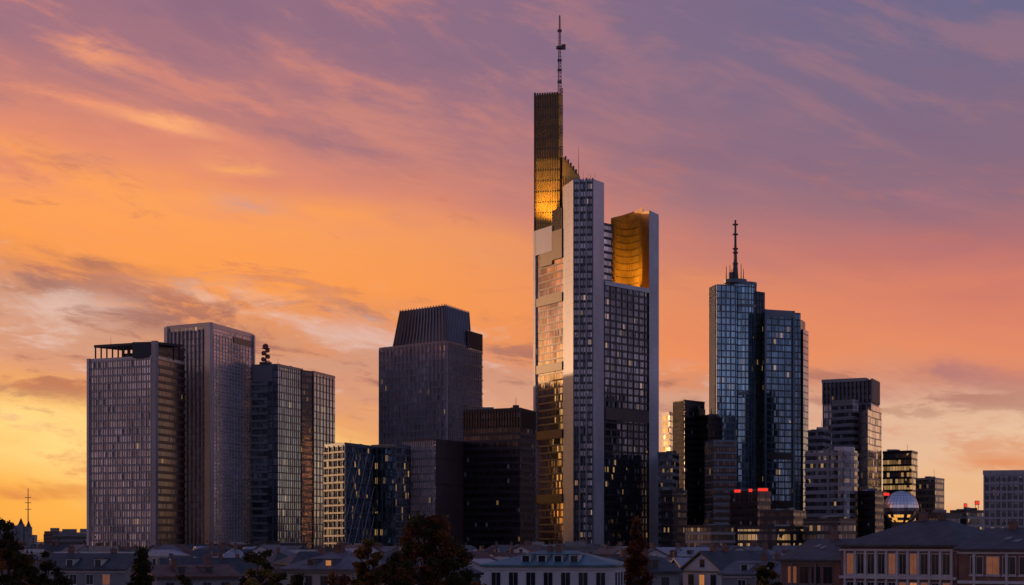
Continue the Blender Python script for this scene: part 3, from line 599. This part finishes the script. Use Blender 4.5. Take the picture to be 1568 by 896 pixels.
    if dorm and kind in('gable','hip'):
        k=(rz-ez)/(dep/2)
        for i in range(dorm):
            x=L*(i+1)/(dorm+1) if kind=='gable' else L*.25+L*.5*(i+.5)/dorm; z0=ez+.35; y0=.35/k if k>0 else .3; hh=min(1.4,(rz-ez)*.7)
            mb.box(x-.7,x+.7,y0,y0+hh/k+.3,z0-.2,z0+hh,tr); mb.box(x-.85,x+.85,y0-.15,y0+hh/k+.4,z0+hh,z0+hh+.15,rm); mb.box(x-.5,x+.5,y0-.05,y0+.05,z0+.15,z0+hh-.15,PLIT if random.random()<lit*1.5 else PANE)
    if kind in('gable','hip'):
        k=(rz-ez)/(dep/2)
        for i in range(random.choice([0,1,2,3])):
            x=random.uniform(L*.3,L*.7); yy=dep/2*random.uniform(.3,.7); zz=ez+k*yy+th; mb.face([(x-.45,yy-.5,zz-.5*k+.08),(x+.45,yy-.5,zz-.5*k+.08),(x+.45,yy+.5,zz+.5*k+.08),(x-.45,yy+.5,zz+.5*k+.08)],PANE)
    if random.random()<.4:
        x,y=rid(random.uniform(.2,.8)); mb.tube((x,y,rz-.2),(x,y,rz+2.2),.04,.03,M['steel'],4)
        for q_ in range(3): mb.tube((x-.5+.1*q_,y,rz+1.4+.3*q_),(x+.5-.1*q_,y,rz+1.4+.3*q_),.025,.025,M['steel'],4)
    mb.build()
random.seed(21)
for D in (985,930,870,810,750,690,630,570,510,460,415):
    px=-60+random.uniform(0,30); 
    while px<1640:
        wm_=random.uniform(9,24); dd=D+random.uniform(-18,18); wp=wm_/(c*dd)
        ang=random.uniform(-.7,.7)
        p0=P(px,dd)
        kind=random.choice(['gable','gable','hip','flat','front','front'])
        topy=random.uniform(833,852)+max(0,(700-D))*.055
        rz=min(Z(topy,dd),21.3); hh=random.uniform(2.2,4.4)
        if kind=='front': wm_=min(wm_,13)
        p1=(p0[0]+wm_*math.cos(ang),p0[1]+wm_*math.sin(ang))
        if kind=='flat': ez=rz-.6
        else: ez=rz-hh
        house('town_house' if kind!='flat' else 'apartment_building',p0,p1,random.uniform(9,14),ez,rz,W[random.choice(['white','cream','grey','brick','white','darkw'])],Rf[random.choice(['slate','slate','slate2','tile','light','slate2'])],kind,lit=.06,floors=3,dorm=random.choice([0,0,2,3]),chim=random.choice([0,1,2,3]))
        px+=wp*random.uniform(.9,1.5)
house('white_villa',P(741,335),P(939,331),15,Z(868,333),Z(846,340),W['white'],Rf['teal'],'hip',2.6,1.3,1.9,.04,4,4,2,TRIM)
house('town_house',P(1046,360),P(1105,352),12,Z(872,355),Z(846,355),W['white'],Rf['slate'],'front',2.8,1.2,1.6,.05,4)
house('town_house',P(945,345),P(1040,350),12,Z(876,348),Z(856,348),W['grey'],Rf['slate'],'gable',3,1.2,1.6,.1,3,2)
house('town_house',P(1105,350),P(1195,345),12,Z(880,348),Z(862,348),W['grey'],Rf['slate2'],'gable',3,1.2,1.6,.1,3,2)
house('town_house',P(640,330),P(735,338),12,Z(880,333),Z(862,333),W['grey'],Rf['slate'],'gable',3,1.2,1.6,.05,3,1)
house('town_house',P(430,360),P(540,352),13,Z(874,355),Z(846,355),W['cream'],Rf['slate2'],'hip',3,1.2,1.6,.08,3,2)
house('town_house',P(240,350),P(365,356),12,Z(884,352),Z(868,352),W['grey'],Rf['tile'],'gable',3,1.2,1.6,.05,3,2)
house('town_house',P(60,380),P(190,376),12,Z(872,378),Z(850,378),W['grey'],Rf['slate'],'gable',3,1.2,1.6,.05,3,2)
house('brick_apartment_house',P(1196,306),P(1286,298),13,Z(858,302),Z(828,302),W['brick'],Rf['slate'],'gable',2.1,1.5,2.2,.6,6,0,1,TRIM2,4.2)
house('brick_apartment_house',P(1287,292),P(1466,278),14,Z(838,285),Z(800,290),W['brick'],Rf['slate'],'hip',1.7,1.0,2.5,.3,6,0,2,TRIM,1.7)
house('brick_apartment_house',P(1468,270),P(1600,262),14,Z(842,266),Z(812,270),W['brick'],Rf['slate'],'gable',2.2,1.6,2.0,.55,6,0,2,TRIM,4.4)

# ------------------------------------------------------------ far things
mb=MB('distant_radio_mast'); x,y=P(43,2200); mb.tube((x,y,0),(x,y,Z(748,2200)),.9,.4,M['steel'],6)
for py in (762,770,780): mb.tube((x-3,y,Z(py,2200)),(x+3,y,Z(py,2200)),.4,.4,M['steel'],4)
mb.build()
mb=MB('distant_church'); x,y=P(20,1500)
mb.box(x-9,x+9,y,y+14,0,Z(806,1500),W['grey']); 
for dx,py in ((-8,795),(0,800),(5,793),(10,797)): mb.box(x+dx-2,x+dx+2,y-1,y+3,0,Z(py+10,1500),W['grey']); mb.tube((x+dx,y+1,Z(py+10,1500)),(x+dx,y+1,Z(py,1500)),2.2,.1,Rf['slate'],4)
mb.build()
random.seed(5)
for k in range(70):
    D=random.uniform(1350,2600); px=random.uniform(-80,1650); mb=MB('distant_building'); x,y=P(px,D); wd=random.uniform(10,28); hz=Z(random.uniform(808,824),D)
    mb.box(x-wd/2,x+wd/2,y,y+15,0,hz,W[random.choice(['grey','cream','brick'])]); mb.box(x-wd/4,x+wd/8,y+3,y+9,hz,hz+3,W['grey']); mb.bands((x-wd/2,y),(x+wd/2,y),2,hz,3.3,1.4,.1,PANE); mb.build()

# ------------------------------------------------------------ trees
bark=solid('bark',(.045,.035,.028),.9,0,.3,1.5)
def leafmat(name,a,b_):
    m,t,o=newmat(name); tc=t.n.new('ShaderNodeTexCoord'); nn=t.noise(tc.outputs['Object'],.6,2,.6); wv,_=t.wn(t.vm('SNAP',tc.outputs['Object'],(.5,.5,.5)))
    f=t.m('ADD',t.mr(nn,.35,.65,0,.7,False),t.m('MULTIPLY',wv,.3)); cc=t.mix(f,a,b_)
    ps=prin(t,cc,.7,spec=.15); tr=t.n.new('ShaderNodeBsdfTranslucent'); t.l.new(cc,tr.inputs[0]); mx=t.n.new('ShaderNodeMixShader'); mx.inputs[0].default_value=.35; t.l.new(ps,mx.inputs[1]); t.l.new(tr.outputs[0],mx.inputs[2]); t.l.new(mx.outputs[0],o.inputs[0]); return m
LG=leafmat('dark_green_leaves',(.010,.012,.005,1),(.075,.062,.020,1)); LO=leafmat('orange_brown_leaves',(.03,.012,.005,1),(.26,.10,.025,1)); LR_=leafmat('rust_red_leaves',(.035,.009,.006,1),(.20,.050,.025,1)); LY=leafmat('yellow_green_leaves',(.035,.025,.007,1),(.24,.15,.03,1))
def tree(name,px,py,D,wpx,mats,seed,shape='round',crownh=None,dens=1.0,ground=0.0):
    rnd=random.Random(seed); x,y=P(px,D); zt=Z(py,D); rw=wpx*c*D/2; hgt=zt-ground; ch=crownh or hgt*.68; zc=zt-ch/2
    mb=MB(name); lean=rnd.uniform(-.5,.5)
    segs=6; pr=Vector((x,y,ground)); r0=.02*hgt
    pts=[pr]
    for i in range(1,segs+1):
        f=i/segs; p=Vector((x+lean*f+rnd.uniform(-.2,.2),y+rnd.uniform(-.2,.2),ground+(hgt*.9)*f)); mb.tube(pts[-1],p,r0*(1-.85*(i-1)/segs),r0*(1-.85*f),bark,7); pts.append(p)
    nc=int(110*dens*max(.5,(rw/5)))
    for k in range(nc):
        while True:
            a=rnd.uniform(-1,1); b_=rnd.uniform(-1,1); g=rnd.uniform(-1,1)
            if a*a+b_*b_+g*g<1 and (a*a+b_*b_+g*g>.10): break
        if shape=='cone': 
            s_=max(.12,(1-g)/2)**.7; a*=s_; b_*=s_
        elif shape=='round': s_=1-.25*max(0,g); a*=s_; b_*=s_
        wob=1+.22*math.sin(3*math.atan2(b_,a)+seed)+.12*math.sin(5*g+seed*2)
        cc=Vector((x+a*rw*wob,y+b_*rw*wob,zc+g*ch/2))
        if rnd.random()<.6:
            base=pts[min(segs,max(2,int((cc.z-ground)/(hgt*.9)*segs)-rnd.choice([0,1])))]
            mid=base.lerp(cc,.5)+Vector((0,0,rnd.uniform(-.4,.3))); mb.tube(base,mid,.14,.09,bark,4); mb.tube(mid,cc,.09,.03,bark,4)
        cr=rnd.uniform(.55,1.15)*max(.7,rw/5.5); mt=rnd.choice(mats)
        for q_ in range(int(110*dens)):
            dv=Vector((rnd.gauss(0,1),rnd.gauss(0,1),rnd.gauss(0,.75)))*cr*.5
            p=cc+dv; s=rnd.uniform(.14,.30); e1=Vector((rnd.gauss(0,1),rnd.gauss(0,1),rnd.gauss(0,1))).normalized(); e2=e1.orthogonal().normalized()
            mb.face([p-e1*s,p-e2*s*.7,p+e1*s,p+e2*s*.7],mt)
    mb.build()
tree('autumn_tree',655,776,300,126,[LO,LO,LR_,LG],1,dens=1.3)
tree('autumn_tree',975,796,310,62,[LR_,LR_,LO],2,'cone',dens=1.3)
tree('broadleaf_tree',398,838,290,88,[LY,LG,LY],3)
tree('broadleaf_tree',217,839,300,66,[LG],4,'cone',dens=1.2)
tree('broadleaf_tree',12,795,280,114,[LG,LG,LO],5)
tree('broadleaf_tree',66,841,285,88,[LG],6)
tree('broadleaf_tree',568,830,300,86,[LY,LO],7,dens=1.2)
tree('broadleaf_tree',515,872,270,50,[LR_,LO],8)
tree('broadleaf_tree',285,878,280,90,[LY,LG],9)
tree('broadleaf_tree',1172,854,290,68,[LY,LG],10)
tree('broadleaf_tree',612,846,290,64,[LG,LO],11)
tree('broadleaf_tree',704,856,285,56,[LG],12)
tree('broadleaf_tree',455,868,275,40,[LG],13,'cone')
mb=MB('distant_tree_line'); rnd=random.Random(3)
for k in range(16000):
    D=rnd.uniform(1020,1300); xx=rnd.uniform(-330,330); p=Vector((xx,D,abs(rnd.gauss(0,1))*5+4+3*math.sin(xx*.07)+rnd.uniform(0,4))); s=rnd.uniform(.4,.9); e1=Vector((rnd.gauss(0,1),rnd.gauss(0,1),rnd.gauss(0,1))).normalized(); e2=e1.orthogonal().normalized()
    mb.face([p-e1*s,p-e2*s,p+e1*s,p+e2*s],LG)
mb.build()
# ------------------------------------------------------------ ground
gm_=solid('asphalt_ground',(.05,.05,.052),.85,0,.3,.01)
mb=MB('ground'); mb.face([(-25000,-3000,0),(25000,-3000,0),(25000,45000,0),(-25000,45000,0)],gm_); mb.build()
